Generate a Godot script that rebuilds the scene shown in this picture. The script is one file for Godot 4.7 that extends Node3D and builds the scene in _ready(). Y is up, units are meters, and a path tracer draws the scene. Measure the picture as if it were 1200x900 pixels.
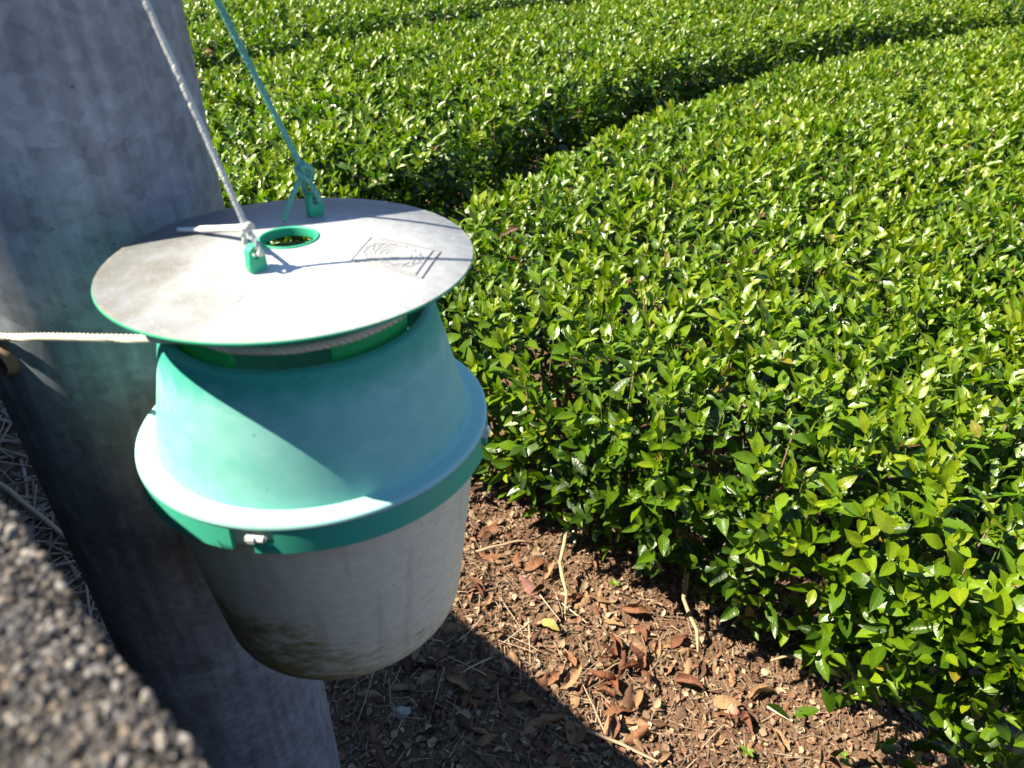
extends Node3D
# A bucket trap hung from a steel pole above the end of three tea hedges. Metres; y up; the camera stands 1.1 m above the soil.

const EYE := 1.1            # height of the camera above the soil
const K := 0.95             # size of the trap, pole and rope
const AX := Vector3(-0.02951, 0.99695, -0.07229)   # the trap hangs a little out of plumb
const RIM := Vector3(-0.1232, -0.19343, -0.38154)  # centre of the rain cap's rim, before K, from the camera
const DOME := 0.0105
const TALL := 0.258
const POLE_AT := Vector2(-0.2880, -0.4774)
const POLE_R := 0.0877
const POLE_TOP := 1.075
const HEDGE_TOP := 0.47
const AZ0 := 31.0
const BEND := 5.6
const S0 := Vector2(-0.133, 1.492)
const WALL_DIR := Vector2(0.74643, -0.66546)   # right, forward
const WALL_OUT := Vector2(0.66546, 0.74643)
const WALL_TOP := EYE - 0.1595 * K
const WALL_EDGE := 0.10538 * 0.178 * K

var rng := RandomNumberGenerator.new()
var cam_t: Transform3D
var lumps := FastNoiseLite.new()
var trap_t: Transform3D

# ---------------------------------------------------------------- helpers
class Geo:
	var v := PackedVector3Array()
	var uv := PackedVector2Array()
	var ix := PackedInt32Array()
	var col := PackedColorArray()

	func grid(p: PackedVector3Array, nu: int, nv: int, flip := false, q := PackedVector2Array()) -> void:
		var at := v.size()
		v.append_array(p)
		if q.is_empty():
			for i in nu:
				for j in nv:
					uv.append(Vector2(float(j) / (nv - 1), float(i) / (nu - 1)))
		else:
			uv.append_array(q)
		for i in nu - 1:
			for j in nv - 1:
				var a := at + i * nv + j
				var b := a + 1
				var c := a + nv + 1
				var d := a + nv
				if flip:
					ix.append_array(PackedInt32Array([a, c, b, a, d, c]))
				else:
					ix.append_array(PackedInt32Array([a, b, c, a, c, d]))

	func mesh(weld := 0.0) -> ArrayMesh:
		var n := PackedVector3Array()
		n.resize(v.size())
		for k in range(0, ix.size(), 3):
			var a := v[ix[k]]
			var f := (v[ix[k + 2]] - a).cross(v[ix[k + 1]] - a)
			n[ix[k]] += f
			n[ix[k + 1]] += f
			n[ix[k + 2]] += f
		if weld > 0.0:
			var sums := {}
			for k in v.size():
				var key := Vector3i((v[k] / weld).round())
				sums[key] = sums.get(key, Vector3.ZERO) + n[k]
			for k in v.size():
				n[k] = sums[Vector3i((v[k] / weld).round())]
		for k in n.size():
			n[k] = n[k].normalized() if n[k].length_squared() > 1e-24 else Vector3.UP
		var a := []
		a.resize(Mesh.ARRAY_MAX)
		a[Mesh.ARRAY_VERTEX] = v
		a[Mesh.ARRAY_NORMAL] = n
		a[Mesh.ARRAY_TEX_UV] = uv
		a[Mesh.ARRAY_INDEX] = ix
		if col.size() == v.size():
			a[Mesh.ARRAY_COLOR] = col
		var m := ArrayMesh.new()
		m.add_surface_from_arrays(Mesh.PRIMITIVE_TRIANGLES, a)
		return m

	# profile of (radius, height) turned about y; outside profiles run from bottom to top
	func lathe(prof: Array, segs: int, from := 0.0, to := TAU) -> void:
		var p := PackedVector3Array()
		var q := PackedVector2Array()
		var lo := INF
		var hi := -INF
		for r in prof:
			lo = minf(lo, r.y)
			hi = maxf(hi, r.y)
		for r in prof:
			for j in segs + 1:
				var t := lerpf(from, to, float(j) / segs)
				p.append(Vector3(cos(t) * r.x, r.y, sin(t) * r.x))
				q.append(Vector2(t / TAU, (r.y - lo) / maxf(hi - lo, 1e-6)))
		grid(p, prof.size(), segs + 1, false, q)

	func tube(path: PackedVector3Array, radii: Array, sides := 8, rough := 0.0, r: RandomNumberGenerator = null) -> void:
		var p := PackedVector3Array()
		var n := path.size()
		var side := Vector3.ZERO
		for i in n:
			var t := (path[mini(i + 1, n - 1)] - path[maxi(i - 1, 0)]).normalized()
			if side == Vector3.ZERO:
				side = t.cross(Vector3.UP if absf(t.y) < 0.9 else Vector3.RIGHT)
			side = (side - t * side.dot(t)).normalized()
			var b := t.cross(side)
			var rad: float = radii[i] if radii.size() > 1 else radii[0]
			for j in sides + 1:
				var a := TAU * (j % sides) / sides
				var k := rad
				if r and j < sides:
					k *= 1.0 + rough * r.randf_range(-1, 1)
				p.append(path[i] + (side * cos(a) + b * sin(a)) * k)
			if r:
				p[p.size() - 1] = p[p.size() - 1 - sides]
		grid(p, n, sides + 1, true)
		# round ends
		for e in 2:
			var c := v.size()
			var ring := c - (n * (sides + 1)) + (0 if e == 0 else (n - 1) * (sides + 1))
			if e == 1:
				ring -= 1
			v.append(path[0 if e == 0 else n - 1])
			uv.append(Vector2.ZERO)
			for j in sides:
				if e == 0:
					ix.append_array(PackedInt32Array([c, ring + j, ring + j + 1]))
				else:
					ix.append_array(PackedInt32Array([c, ring + j + 1, ring + j]))

	func box(c: Vector3, s: Vector3, b := Basis(), bev := 0.0) -> void:
		# chamfered box: each face inset, joined by slanted strips
		var h := s / 2
		for axis in 3:
			for sg in [-1.0, 1.0]:
				var u := (axis + 1) % 3
				var w := (axis + 2) % 3
				var p := PackedVector3Array()
				for q in [[-1, -1], [-1, 1], [1, -1], [1, 1]]:
					var x := Vector3.ZERO
					x[axis] = sg * h[axis]
					x[u] = q[0] * (h[u] - bev)
					x[w] = q[1] * (h[w] - bev)
					p.append(c + b * x)
				grid(p, 2, 2, sg < 0)
		if bev > 0.0:
			for axis in 3:
				var u := (axis + 1) % 3
				var w := (axis + 2) % 3
				for q in [[-1, -1], [-1, 1], [1, -1], [1, 1]]:
					var p := PackedVector3Array()
					for e in [-1, 1]:
						for k in 2:
							var x := Vector3.ZERO
							x[axis] = e * (h[axis] - bev)
							x[u] = q[0] * (h[u] - (bev if k else 0.0))
							x[w] = q[1] * (h[w] - (0.0 if k else bev))
							p.append(c + b * x)
					grid(p, 2, 2, q[0] * q[1] < 0)

func put(called: String, m: Mesh, mat: Material, parent: Node3D, at := Transform3D()) -> MeshInstance3D:
	var o := MeshInstance3D.new()
	o.name = called
	o.mesh = m
	o.material_override = mat
	o.transform = at
	parent.add_child(o, true)
	return o

func tag(o: Node3D, label: String, category := "", group := "", kind := "") -> Node3D:
	o.set_meta("label", label)
	if category:
		o.set_meta("category", category)
	if group:
		o.set_meta("group", group)
	if kind:
		o.set_meta("kind", kind)
	return o

func thing(called: String, label: String, category: String, at := Transform3D(), group := "") -> Node3D:
	var o := Node3D.new()
	o.name = called
	o.transform = at
	add_child(o, true)
	tag(o, label, category, group)
	return o

func scatter(called: String, m: Mesh, mat: Material, where: Array, tint: PackedColorArray, parent: Node3D) -> MultiMeshInstance3D:
	var mm := MultiMesh.new()
	mm.transform_format = MultiMesh.TRANSFORM_3D
	mm.use_colors = true
	mm.mesh = m
	mm.instance_count = where.size()
	for i in where.size():
		mm.set_instance_transform(i, where[i])
		mm.set_instance_color(i, tint[i])
	var o := MultiMeshInstance3D.new()
	o.name = called
	o.multimesh = mm
	o.material_override = mat
	parent.add_child(o, true)
	o.set_meta("kind", "stuff")
	return o

func mat(c: Color, rough := 0.7, metal := 0.0, spec := 0.5) -> StandardMaterial3D:
	var m := StandardMaterial3D.new()
	m.albedo_color = c.linear_to_srgb()
	m.roughness = rough
	m.metallic = metal
	m.metallic_specular = spec
	return m

func noise(sd: int, freq: float, kind := FastNoiseLite.TYPE_SIMPLEX_SMOOTH, oct := 4) -> FastNoiseLite:
	var n := FastNoiseLite.new()
	n.seed = sd
	n.frequency = freq
	n.noise_type = kind
	n.fractal_octaves = oct
	return n

func picture(w: int, h: int, f: Callable) -> ImageTexture:
	var b := PackedByteArray()
	b.resize(w * h * 3)
	var k := 0
	for y in h:
		for x in w:
			var c: Color = f.call(x, y)
			b[k] = int(clampf(c.r, 0, 1) * 255)
			b[k + 1] = int(clampf(c.g, 0, 1) * 255)
			b[k + 2] = int(clampf(c.b, 0, 1) * 255)
			k += 3
	return ImageTexture.create_from_image(Image.create_from_data(w, h, false, Image.FORMAT_RGB8, b))

func near(p: Vector3) -> Vector3:      # a point measured from the camera before K (right, up, back) -> world
	return Vector3(p.x * K, EYE + p.y * K, p.z * K)

func flat(p: Vector2, y := 0.0) -> Vector3:     # (right, forward) -> world
	return Vector3(p.x, y, -p.y)

func shown(p: Vector3) -> Vector3:     # where a point is seen: (across, down) as shares of the frame, and its depth
	var q := cam_t.affine_inverse() * p
	if q.z > -0.01:
		return Vector3(-9, -9, -1)
	var t := tan(deg_to_rad(53.13) / 2.0)
	return Vector3(0.5 + q.x / -q.z / t / (4.0 / 3.0) / 2.0, 0.5 - q.y / -q.z / t / 2.0, -q.z)

func pick(a: Array) -> Variant:
	return a[rng.randi() % a.size()]

# ---------------------------------------------------------------- build
func _ready() -> void:
	rng.seed = 77
	lumps.seed = 5
	lumps.frequency = 1.6
	lumps.fractal_octaves = 3
	# camera
	var cam := Camera3D.new()
	cam.name = "camera"
	cam_t = Transform3D(Basis(Vector3(0.99960, 0.02280, -0.01650), Vector3(-0.02815, 0.80976, -0.58609), Vector3(0, 0.58632, 0.81008)).orthonormalized(), Vector3(0, EYE, 0))
	cam.transform = cam_t
	cam.near = 0.02
	cam.far = 900
	var att := CameraAttributesPhysical.new()
	att.frustum_focal_length = 24.0
	att.frustum_near = 0.02
	att.frustum_far = 900
	att.frustum_focus_distance = 0.80
	att.exposure_aperture = 24.0 / 2.3
	cam.attributes = att
	cam.fov = 53.13
	add_child(cam)
	cam.fov = 53.13
	cam.make_current()
	# sky and exposure
	var sky := ProceduralSkyMaterial.new()
	sky.sky_top_color = Color(0.33, 0.45, 0.63)
	sky.sky_horizon_color = Color(0.72, 0.75, 0.78)
	sky.sky_curve = 0.16
	sky.ground_bottom_color = Color(0.20, 0.18, 0.13)
	sky.ground_horizon_color = Color(0.45, 0.48, 0.45)
	sky.sky_energy_multiplier = 0.85
	sky.sun_angle_max = 8.0
	var env := Environment.new()
	env.background_mode = Environment.BG_SKY
	env.sky = Sky.new()
	env.sky.sky_material = sky
	env.tonemap_mode = Environment.TONE_MAPPER_LINEAR
	env.tonemap_exposure = 3.15
	env.sdfgi_enabled = true
	env.ssao_enabled = true
	env.ssil_enabled = true
	var we := WorldEnvironment.new()
	we.name = "daylight"
	we.environment = env
	add_child(we)
	# the sun: from the left and a little ahead of the lens, 50 degrees up
	var sun := DirectionalLight3D.new()
	sun.name = "sun"
	sun.light_color = Color(1.0, 0.95, 0.86)
	sun.light_energy = 1.6
	sun.light_angular_distance = 0.53
	sun.shadow_enabled = true
	add_child(sun)
	sun.look_at_from_position(Vector3.ZERO, Vector3(0.6419, -0.7660, -0.0336))

	var bx := (Vector3.RIGHT - AX * AX.x).normalized()
	trap_t = Transform3D(Basis(bx, AX, bx.cross(AX)), near(RIM - AX * TALL))

	ground()
	added_road()
	wall()
	pole()
	hedges()
	trap()
	cords()
	litter()

# ---------------------------------------------------------------- ground
func soil_height(p: Vector2) -> float:
	var d := p.distance_to(Vector2(0.2, 0.8))
	var k := clampf(1.6 - d * 0.5, 0.15, 1.0)
	var bank := 0.07 * (1.0 - smoothstep(0.30, 0.72, p.dot(WALL_OUT))) if p.dot(WALL_OUT) > -0.2 else 0.0  # bank added towards the wall to pull its shadow edge back
	return bank + (lumps.get_noise_2d(p.x, p.y) * 0.02 + lumps.get_noise_2d(p.x * 5.0 + 40.0, p.y * 5.0) * 0.009 + lumps.get_noise_2d(p.x * 17.0, p.y * 17.0 + 9.0) * 0.0045) * k

func ground() -> void:
	var xs := []
	var zs := []
	for k in 7:
		xs.append([-800.0, -200.0, -60.0, -20.0, -9.0, -5.0, -3.2][k])
		zs.append([-800.0, -200.0, -60.0, -20.0, -9.0, -5.0, -3.0][k])
	for k in 160:
		xs.append(-2.2 + k * 0.021)
	for k in 130:
		zs.append(-2.4 + k * 0.0165)
	for x in [1.5, 2.5, 5.0, 9.0, 20.0, 60.0, 200.0, 800.0]:
		xs.append(x)
		zs.append(x)
	var g := Geo.new()
	var p := PackedVector3Array()
	var q := PackedVector2Array()
	for z in zs:
		for x in xs:
			p.append(Vector3(x, soil_height(Vector2(x, -z)), z))
			q.append(Vector2(x, z))
	g.grid(p, zs.size(), xs.size(), true, q)
	var n1 := noise(3, 0.012)
	var n2 := noise(4, 0.09)
	var n3 := noise(6, 0.3, FastNoiseLite.TYPE_CELLULAR, 1)
	var tex := picture(512, 512, func(x, y):
		var a := n1.get_noise_2d(x, y) * 0.5 + 0.5
		var b := n2.get_noise_2d(x, y) * 0.5 + 0.5
		var c := n3.get_noise_2d(x, y) * 0.5 + 0.5
		var k: float = 0.62 + 0.5 * b * (0.6 + 0.4 * c)
		return Color(0.54, 0.43, 0.34).lerp(Color(0.45, 0.345, 0.27), a) * k)
	var hgt := picture(512, 512, func(x, y):
		var k: float = 0.5 + 0.35 * n2.get_noise_2d(x * 1.3, y * 1.3) + 0.25 * n3.get_noise_2d(x, y)
		return Color(k, k, k))
	var m := mat(Color(1, 1, 1), 0.95, 0.0, 0.25)
	m.albedo_texture = tex
	m.uv1_triplanar = true
	m.uv1_world_triplanar = true
	m.uv1_scale = Vector3(2.3, 2.3, 2.3)
	m.heightmap_enabled = true
	m.heightmap_texture = hgt
	m.heightmap_scale = 0.5
	put("ground", g.mesh(), m, self).set_meta("kind", "structure")
	# grey track past the far end of the rows
	var r := Geo.new()
	var rp := PackedVector3Array()
	var far := row_point(3.75, -0.4)
	var ahead := Vector2(sin(deg_to_rad(AZ0) + 3.75 / BEND), cos(deg_to_rad(AZ0) + 3.75 / BEND))
	var side := Vector2(ahead.y, -ahead.x)
	for j in 2:
		for i in 9:
			var c := far + ahead * (0.25 + j * 2.6) + side * (i - 4.0) * 2.4
			rp.append(flat(c, 0.03))
	r.grid(rp, 2, 9, false)
	var rm := mat(Color(0.22, 0.22, 0.23), 0.9)
	var rt := picture(256, 256, func(x, y):
		var k: float = 0.8 + 0.35 * n3.get_noise_2d(x * 2, y * 2)
		return Color(k, k, k))
	rm.albedo_texture = rt
	rm.uv1_triplanar = true
	rm.uv1_world_triplanar = true
	rm.uv1_scale = Vector3(3, 3, 3)
	put("track", r.mesh(), rm, self).set_meta("kind", "structure")

func added_road() -> void:  # unseen pale road added behind the wall to bounce light forward
	var g := Geo.new()
	var p := PackedVector3Array()
	for j in 5:
		for i in 13:
			p.append(wall_point(-9.0 + 1.5 * i, WALL_EDGE - 0.43 - 1.0 * j, 0.12))
	g.grid(p, 5, 13, true)
	var n := noise(51, 0.05)
	var m := mat(Color(1, 1, 1), 0.9)
	m.albedo_texture = picture(256, 256, func(x, y):
		var k: float = 0.64 + 0.08 * n.get_noise_2d(x, y)
		return Color(k, k * 0.985, k * 0.95))
	m.uv1_triplanar = true
	m.uv1_world_triplanar = true
	m.uv1_scale = Vector3(0.8, 0.8, 0.8)
	put("added_road", g.mesh(), m, self).set_meta("kind", "structure")

# ---------------------------------------------------------------- wall at the camera's feet
func wall_point(along: float, out: float, y: float) -> Vector3:
	return flat(WALL_DIR * along + WALL_OUT * out, y)

func wall() -> void:
	var w := thing("concrete_wall", "rough grey concrete wall top with exposed pebbles in the near corner", "wall", Transform3D(Basis(), flat(WALL_OUT * (WALL_EDGE - 0.2))))
	var at := w.position
	var b := Basis(Vector3(WALL_DIR.x, 0, -WALL_DIR.y), Vector3.UP, Vector3(-WALL_OUT.x, 0, WALL_OUT.y))
	var g := Geo.new()
	var n := noise(21, 14.0)
	# top and outer face as one sheet: (distance in from the edge, height)
	var prof := [[-0.004, -0.4], [-0.002, 0.4], [0.0, 0.75]]
	var p := PackedVector3Array()
	var na := 220
	for k in 46:
		for i in na:
			var al := -3.6 + 4.6 * i / (na - 1)
			if i > 20 and i < na - 20:
				al = lerpf(-1.1, 0.45, float(i - 20) / (na - 40))
			elif i <= 20:
				al = lerpf(-4.0, -1.1, i / 20.0)
			else:
				al = lerpf(0.45, 2.5, (i - na + 21) / 20.0)
			var pt: Vector3
			var wob := n.get_noise_1d(al * 0.35) * 0.004
			if k < 8:
				pt = wall_point(al, WALL_EDGE + wob, lerpf(-0.3, WALL_TOP - 0.012, k / 7.0))
			elif k < 13:
				var t := (k - 8) / 4.0 * PI / 2
				pt = wall_point(al, WALL_EDGE + wob - 0.01 * (1 - cos(t)), WALL_TOP - 0.01 + 0.01 * sin(t))
			else:
				var d := (k - 12) / 33.0
				pt = wall_point(al, WALL_EDGE + wob - 0.01 - 0.42 * d * d, WALL_TOP)
			if k > 7:
				pt.y += n.get_noise_2d(pt.x, pt.z) * 0.004
			p.append(pt - at)
	for i in na:
		p.append(p[45 * na + i] + Vector3(0, -1.2, 0))
	g.grid(p, 47, na, false)
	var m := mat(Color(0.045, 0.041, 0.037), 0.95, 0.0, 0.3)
	put("wall_body", g.mesh(), m, w)
	# washed-out aggregate
	var stones := []
	for k in 3:
		stones.append(lump_mesh(90 + k, 5, 6, 0.55))
	var sm := mat(Color(1, 1, 1), 0.85, 0.0, 0.35)
	sm.vertex_color_use_as_albedo = true
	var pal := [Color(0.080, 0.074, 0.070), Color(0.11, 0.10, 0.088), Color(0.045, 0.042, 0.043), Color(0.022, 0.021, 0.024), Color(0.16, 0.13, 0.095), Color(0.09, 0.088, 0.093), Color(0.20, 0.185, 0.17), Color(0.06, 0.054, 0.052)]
	var lots := [[], [], []]
	var tints := [PackedColorArray(), PackedColorArray(), PackedColorArray()]
	var big := []
	for k in 36000:
		var al := rng.randf_range(-0.36, 0.14)
		var d := rng.randf()
		d = d * 0.075
		var pos := wall_point(al, WALL_EDGE - d + 0.001, WALL_TOP)
		if rng.randf() < 0.1:
			pos = wall_point(al, WALL_EDGE + 0.001, WALL_TOP - rng.randf() * 0.10)
		pos.y += n.get_noise_2d(pos.x, pos.z) * 0.004 - 0.0002
		var s := 0.0005 + 0.0013 * pow(rng.randf(), 3.0)
		var bs := Basis.from_euler(Vector3(rng.randf() * 6, rng.randf() * 6, rng.randf() * 6)).scaled_local(Vector3(s, s * rng.randf_range(0.6, 0.9), s * rng.randf_range(0.7, 1.3)))
		var c: Color = pick(pal) * rng.randf_range(0.5, 1.15)
		if rng.randf() < 0.02:
			c = Color(0.26, 0.235, 0.20)
		var sh := shown(pos)
		if s > 0.0013 and sh.x > -0.02 and sh.y < 1.02 and big.size() < 150:
			big.append([Transform3D(bs, pos - at), k % 3])
			continue
		lots[k % 3].append(Transform3D(bs, pos - at))
		tints[k % 3].append(c)
	for k in 3:
		scatter("aggregate", stones[k], sm, lots[k], tints[k], w)
	var few := []
	for c in pal:
		few.append(mat(c, 0.8, 0.0, 0.4))
	for s in big:
		put("pebble", stones[s[1]], pick(few), w, s[0])

func lump_mesh(sd: int, rows: int, segs: int, rough: float) -> ArrayMesh:
	var n := noise(sd, 0.9, FastNoiseLite.TYPE_SIMPLEX_SMOOTH, 2)
	var g := Geo.new()
	var p := PackedVector3Array()
	for i in rows + 1:
		var t := PI * i / rows - PI / 2
		for j in segs + 1:
			var a := TAU * (j % segs) / segs
			var d := Vector3(cos(t) * cos(a), sin(t), cos(t) * sin(a))
			p.append(d * (1.0 + rough * 1.6 * n.get_noise_3dv(d * 1.5)))
	g.grid(p, rows + 1, segs + 1)
	return g.mesh(0.001)

# ---------------------------------------------------------------- the pole
func pole() -> void:
	var at := Vector3(POLE_AT.x * K, 0, POLE_AT.y * K)
	var o := thing("steel_pole", "thick round galvanised steel pole standing behind the hanging trap", "pole", Transform3D(Basis(), at))
	var g := Geo.new()
	var prof := []
	for k in 25:
		prof.append(Vector2(POLE_R * K, -0.3 + (POLE_TOP + 0.3) * k / 24.0))
	for e in [[0.998, 0.003], [0.97, 0.007], [0.6, 0.012], [0.0, 0.014]]:
		prof.append(Vector2(POLE_R * K * e[0], POLE_TOP + e[1]))
	g.lathe(prof, 72)
	var cells := noise(8, 0.028, FastNoiseLite.TYPE_CELLULAR, 1)
	cells.cellular_return_type = FastNoiseLite.RETURN_CELL_VALUE
	cells.cellular_jitter = 1.0
	cells.domain_warp_enabled = true
	cells.domain_warp_amplitude = 9.0
	cells.domain_warp_frequency = 0.04
	var fine := noise(9, 0.11, FastNoiseLite.TYPE_CELLULAR, 1)
	fine.cellular_return_type = FastNoiseLite.RETURN_CELL_VALUE
	var cloud := noise(10, 0.008)
	var grit := noise(11, 0.4, FastNoiseLite.TYPE_SIMPLEX_SMOOTH, 2)
	var streak := noise(12, 0.03)
	var tex := picture(768, 1024, func(x, y):
		var k: float = 0.54 + 0.036 * cells.get_noise_2d(x, y) + 0.035 * fine.get_noise_2d(x, y) + 0.04 * cloud.get_noise_2d(x, y) + 0.03 * grit.get_noise_2d(x, y) + 0.09 * streak.get_noise_2d(x * 1.6, y * 0.12)
		if grit.get_noise_2d(x * 0.23 + 500, y * 0.23) > 0.80:
			k *= 0.6
		return Color(k * 0.93, k * 0.99, k * 1.06))
	var rough := picture(384, 512, func(x, y):
		var k: float = 0.74 + 0.08 * cells.get_noise_2d(x * 2, y * 2) + 0.05 * cloud.get_noise_2d(x * 2, y * 2)
		return Color(k, k, k))
	var m := mat(Color(1, 1, 1), 1.0, 0.2, 0.35)
	m.albedo_texture = tex
	m.roughness_texture = rough
	m.uv1_scale = Vector3(1.0, 2.2, 1)
	put("shaft", g.mesh(0.00026), m, o)
	# rod added out of view for the cords, above a pole shortened for its shadow
	var apex := near(Vector3(-0.2461, 0.2094, -0.4005)) - at
	var rod := Geo.new()
	rod.tube(smooth([Vector3(0, POLE_TOP - 0.01, 0), Vector3(0, POLE_TOP + 0.12, 0), Vector3(0, apex.y + 0.01, 0), Vector3(apex.x * 0.4, apex.y + 0.035, apex.z * 0.4), apex + Vector3(0, 0.012, 0), apex * 1.0 + Vector3(0.004, -0.004, 0.006)], 6), [0.005], 10)
	put("added_rod", rod.mesh(), mat(Color(0.35, 0.35, 0.36), 0.5, 0.6), o)
	# rust-lined socket for a climbing bolt, on the side towards the left edge of the view
	var dir := Vector3(-0.36, 0.0, 0.933)
	var base := Vector3(-0.36 * POLE_R, -0.2776, 0.933 * POLE_R) * K + Vector3(0, EYE, 0)
	var s := Geo.new()
	var up := Basis(dir.cross(Vector3.UP).normalized(), dir, -Vector3.UP).orthonormalized()
	var pr := [Vector2(0.0125, -0.008), Vector2(0.0110, 0.001), Vector2(0.0090, 0.0035), Vector2(0.0088, 0.0052), Vector2(0.0086, 0.0056), Vector2(0.0086, 0.0056), Vector2(0.0076, 0.0056), Vector2(0.0076, 0.0056), Vector2(0.0074, 0.005), Vector2(0.0072, -0.006), Vector2(0.0, -0.0065)]
	s.lathe(pr, 28)
	put("bolt_socket", s.mesh(), mat(Color(0.16, 0.10, 0.07), 0.85, 0.1), o, Transform3D(up, base))
	var rust := Geo.new()
	rust.lathe([Vector2(0.0080, 0.0059), Vector2(0.0069, 0.0057), Vector2(0.0067, -0.005), Vector2(0.0, -0.006)], 24)
	put("rusty_lining", rust.mesh(), mat(Color(0.13, 0.06, 0.03), 0.95), o, Transform3D(up, base))

# ---------------------------------------------------------------- tea hedges
func row_point(s: float, o: float) -> Vector2:
	var a0 := deg_to_rad(AZ0)
	var c := S0 + Vector2(cos(a0), -sin(a0)) * BEND
	var a := a0 + s / BEND
	return c - Vector2(cos(a), -sin(a)) * (BEND - o)

func leaf_mesh(kind: int, segs: int, fold: float, arch: float, wide: float, wave: float) -> ArrayMesh:
	var g := Geo.new()
	var p := PackedVector3Array()
	var q := PackedVector2Array()
	var across := [-1.0, -0.5, 0.0, 0.5, 1.0] if kind == 0 else [-1.0, 0.0, 1.0]
	for i in segs + 1:
		var t := float(i) / segs
		var w := wide * pow(sin(PI * pow(t, 0.82)), 0.85)
		if i == 0:
			w = 0.03
		if i == segs:
			w = 0.004
		if kind == 1 and i > 0 and i < segs:
			w *= 1.0 + (0.055 if i % 2 else -0.055)
		var x := t - 0.10 * arch * t * t
		for z in across:
			var y: float = fold * absf(z) * w - arch * t * t * 0.55 + arch * 0.22 * t
			y += wave * sin(t * 11.0 + z * 2.0) * z * z * w
			p.append(Vector3(x, y, z * w))
			q.append(Vector2(t, 0.5 + z * 0.5))
	g.grid(p, segs + 1, across.size(), true, q)
	return g.mesh()

func leaf_pictures() -> Array:
	var n := noise(31, 0.05)
	var vein := func(x: float, y: float) -> float:
		var t := x / 128.0
		var z := absf(y / 64.0 - 0.5) * 2.0
		var k := fposmod(t * 7.0 - z * 1.25, 1.0)
		return clampf(1.0 - absf(k - 0.5) * 9.0, 0.0, 1.0) * clampf(1.15 - z, 0.0, 1.0)
	var col := picture(128, 64, func(x, y):
		var z := absf(y / 64.0 - 0.5) * 2.0
		var k: float = 0.86 + 0.07 * n.get_noise_2d(x, y) + 0.06 * vein.call(x, y)
		var mid := clampf(1.0 - z * 13.0, 0.0, 1.0)
		return Color(k + 0.10 * mid, k + 0.07 * mid, k + 0.1 * mid))
	var hgt := picture(128, 64, func(x, y):
		var z := absf(y / 64.0 - 0.5) * 2.0
		var k: float = 0.7 - 0.42 * vein.call(x, y) - 0.5 * clampf(1.0 - z * 8.0, 0, 1) + 0.10 * n.get_noise_2d(x * 1.4, y * 1.4)
		return Color(k, k, k))
	return [col, hgt]

func leaf_mat(c: Color, pics: Array) -> StandardMaterial3D:
	var m := mat(c, 0.34, 0.0, 0.60)
	m.albedo_texture = pics[0]
	m.heightmap_enabled = true
	m.heightmap_texture = pics[1]
	m.heightmap_scale = 0.035
	m.backlight_enabled = true
	m.backlight = Color(0.80, 0.90, 0.22)
	return m

func hedges() -> void:
	var pics := leaf_pictures()
	var shapes := [leaf_mesh(0, 6, 0.30, 0.15, 0.20, 0.10), leaf_mesh(0, 6, 0.45, 0.30, 0.205, 0.16), leaf_mesh(0, 6, 0.18, 0.42, 0.215, 0.2), leaf_mesh(0, 6, 0.65, -0.10, 0.19, 0.12)]
	var heroes := [leaf_mesh(1, 12, 0.30, 0.15, 0.20, 0.10), leaf_mesh(1, 12, 0.45, 0.30, 0.205, 0.14), leaf_mesh(1, 12, 0.18, 0.42, 0.215, 0.18), leaf_mesh(1, 12, 0.6, -0.10, 0.19, 0.10)]
	var all := leaf_mat(Color(1, 1, 1), pics)
	all.vertex_color_use_as_albedo = true
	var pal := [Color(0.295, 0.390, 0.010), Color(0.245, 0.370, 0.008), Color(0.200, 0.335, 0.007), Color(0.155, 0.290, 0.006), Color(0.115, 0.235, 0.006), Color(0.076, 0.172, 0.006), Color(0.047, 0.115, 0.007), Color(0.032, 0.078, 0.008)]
	var pal_m := []
	for c in pal:
		pal_m.append(leaf_mat(c, pics))
	var yel := leaf_mat(Color(0.34, 0.30, 0.03), pics)
	var bark := mat(Color(0.15, 0.115, 0.08), 0.9)
	var shoot_m := mat(Color(0.10, 0.15, 0.03), 0.6)
	var labels := ["tea hedge filling the right of the view, its cut end over bare soil", "tea hedge beyond the first dark gap, behind the pole and trap", "farthest tea hedge beyond the second dark gap at the top"]
	var spans := [[0.02, 1.16, 0.0, 4.2], [-1.25, -0.27, 0.0, 3.9], [-2.56, -1.50, 0.0, 4.1]]
	var dens := [[1500.0, 1100.0], [1350.0, 900.0], [1200.0, 800.0]]
	for h in 3:
		var mid := row_point(1.2, (spans[h][0] + spans[h][1]) / 2)
		var o := thing("tea_hedge", labels[h], "hedge", Transform3D(Basis(), flat(mid)), "clipped tea hedges in the field")
		build_hedge(o, spans[h], dens[h], shapes, heroes, all, pal, pal_m, yel, bark, shoot_m, h)

func hedge_start(o: float) -> float:
	return -0.36 - 0.225 * o

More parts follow.
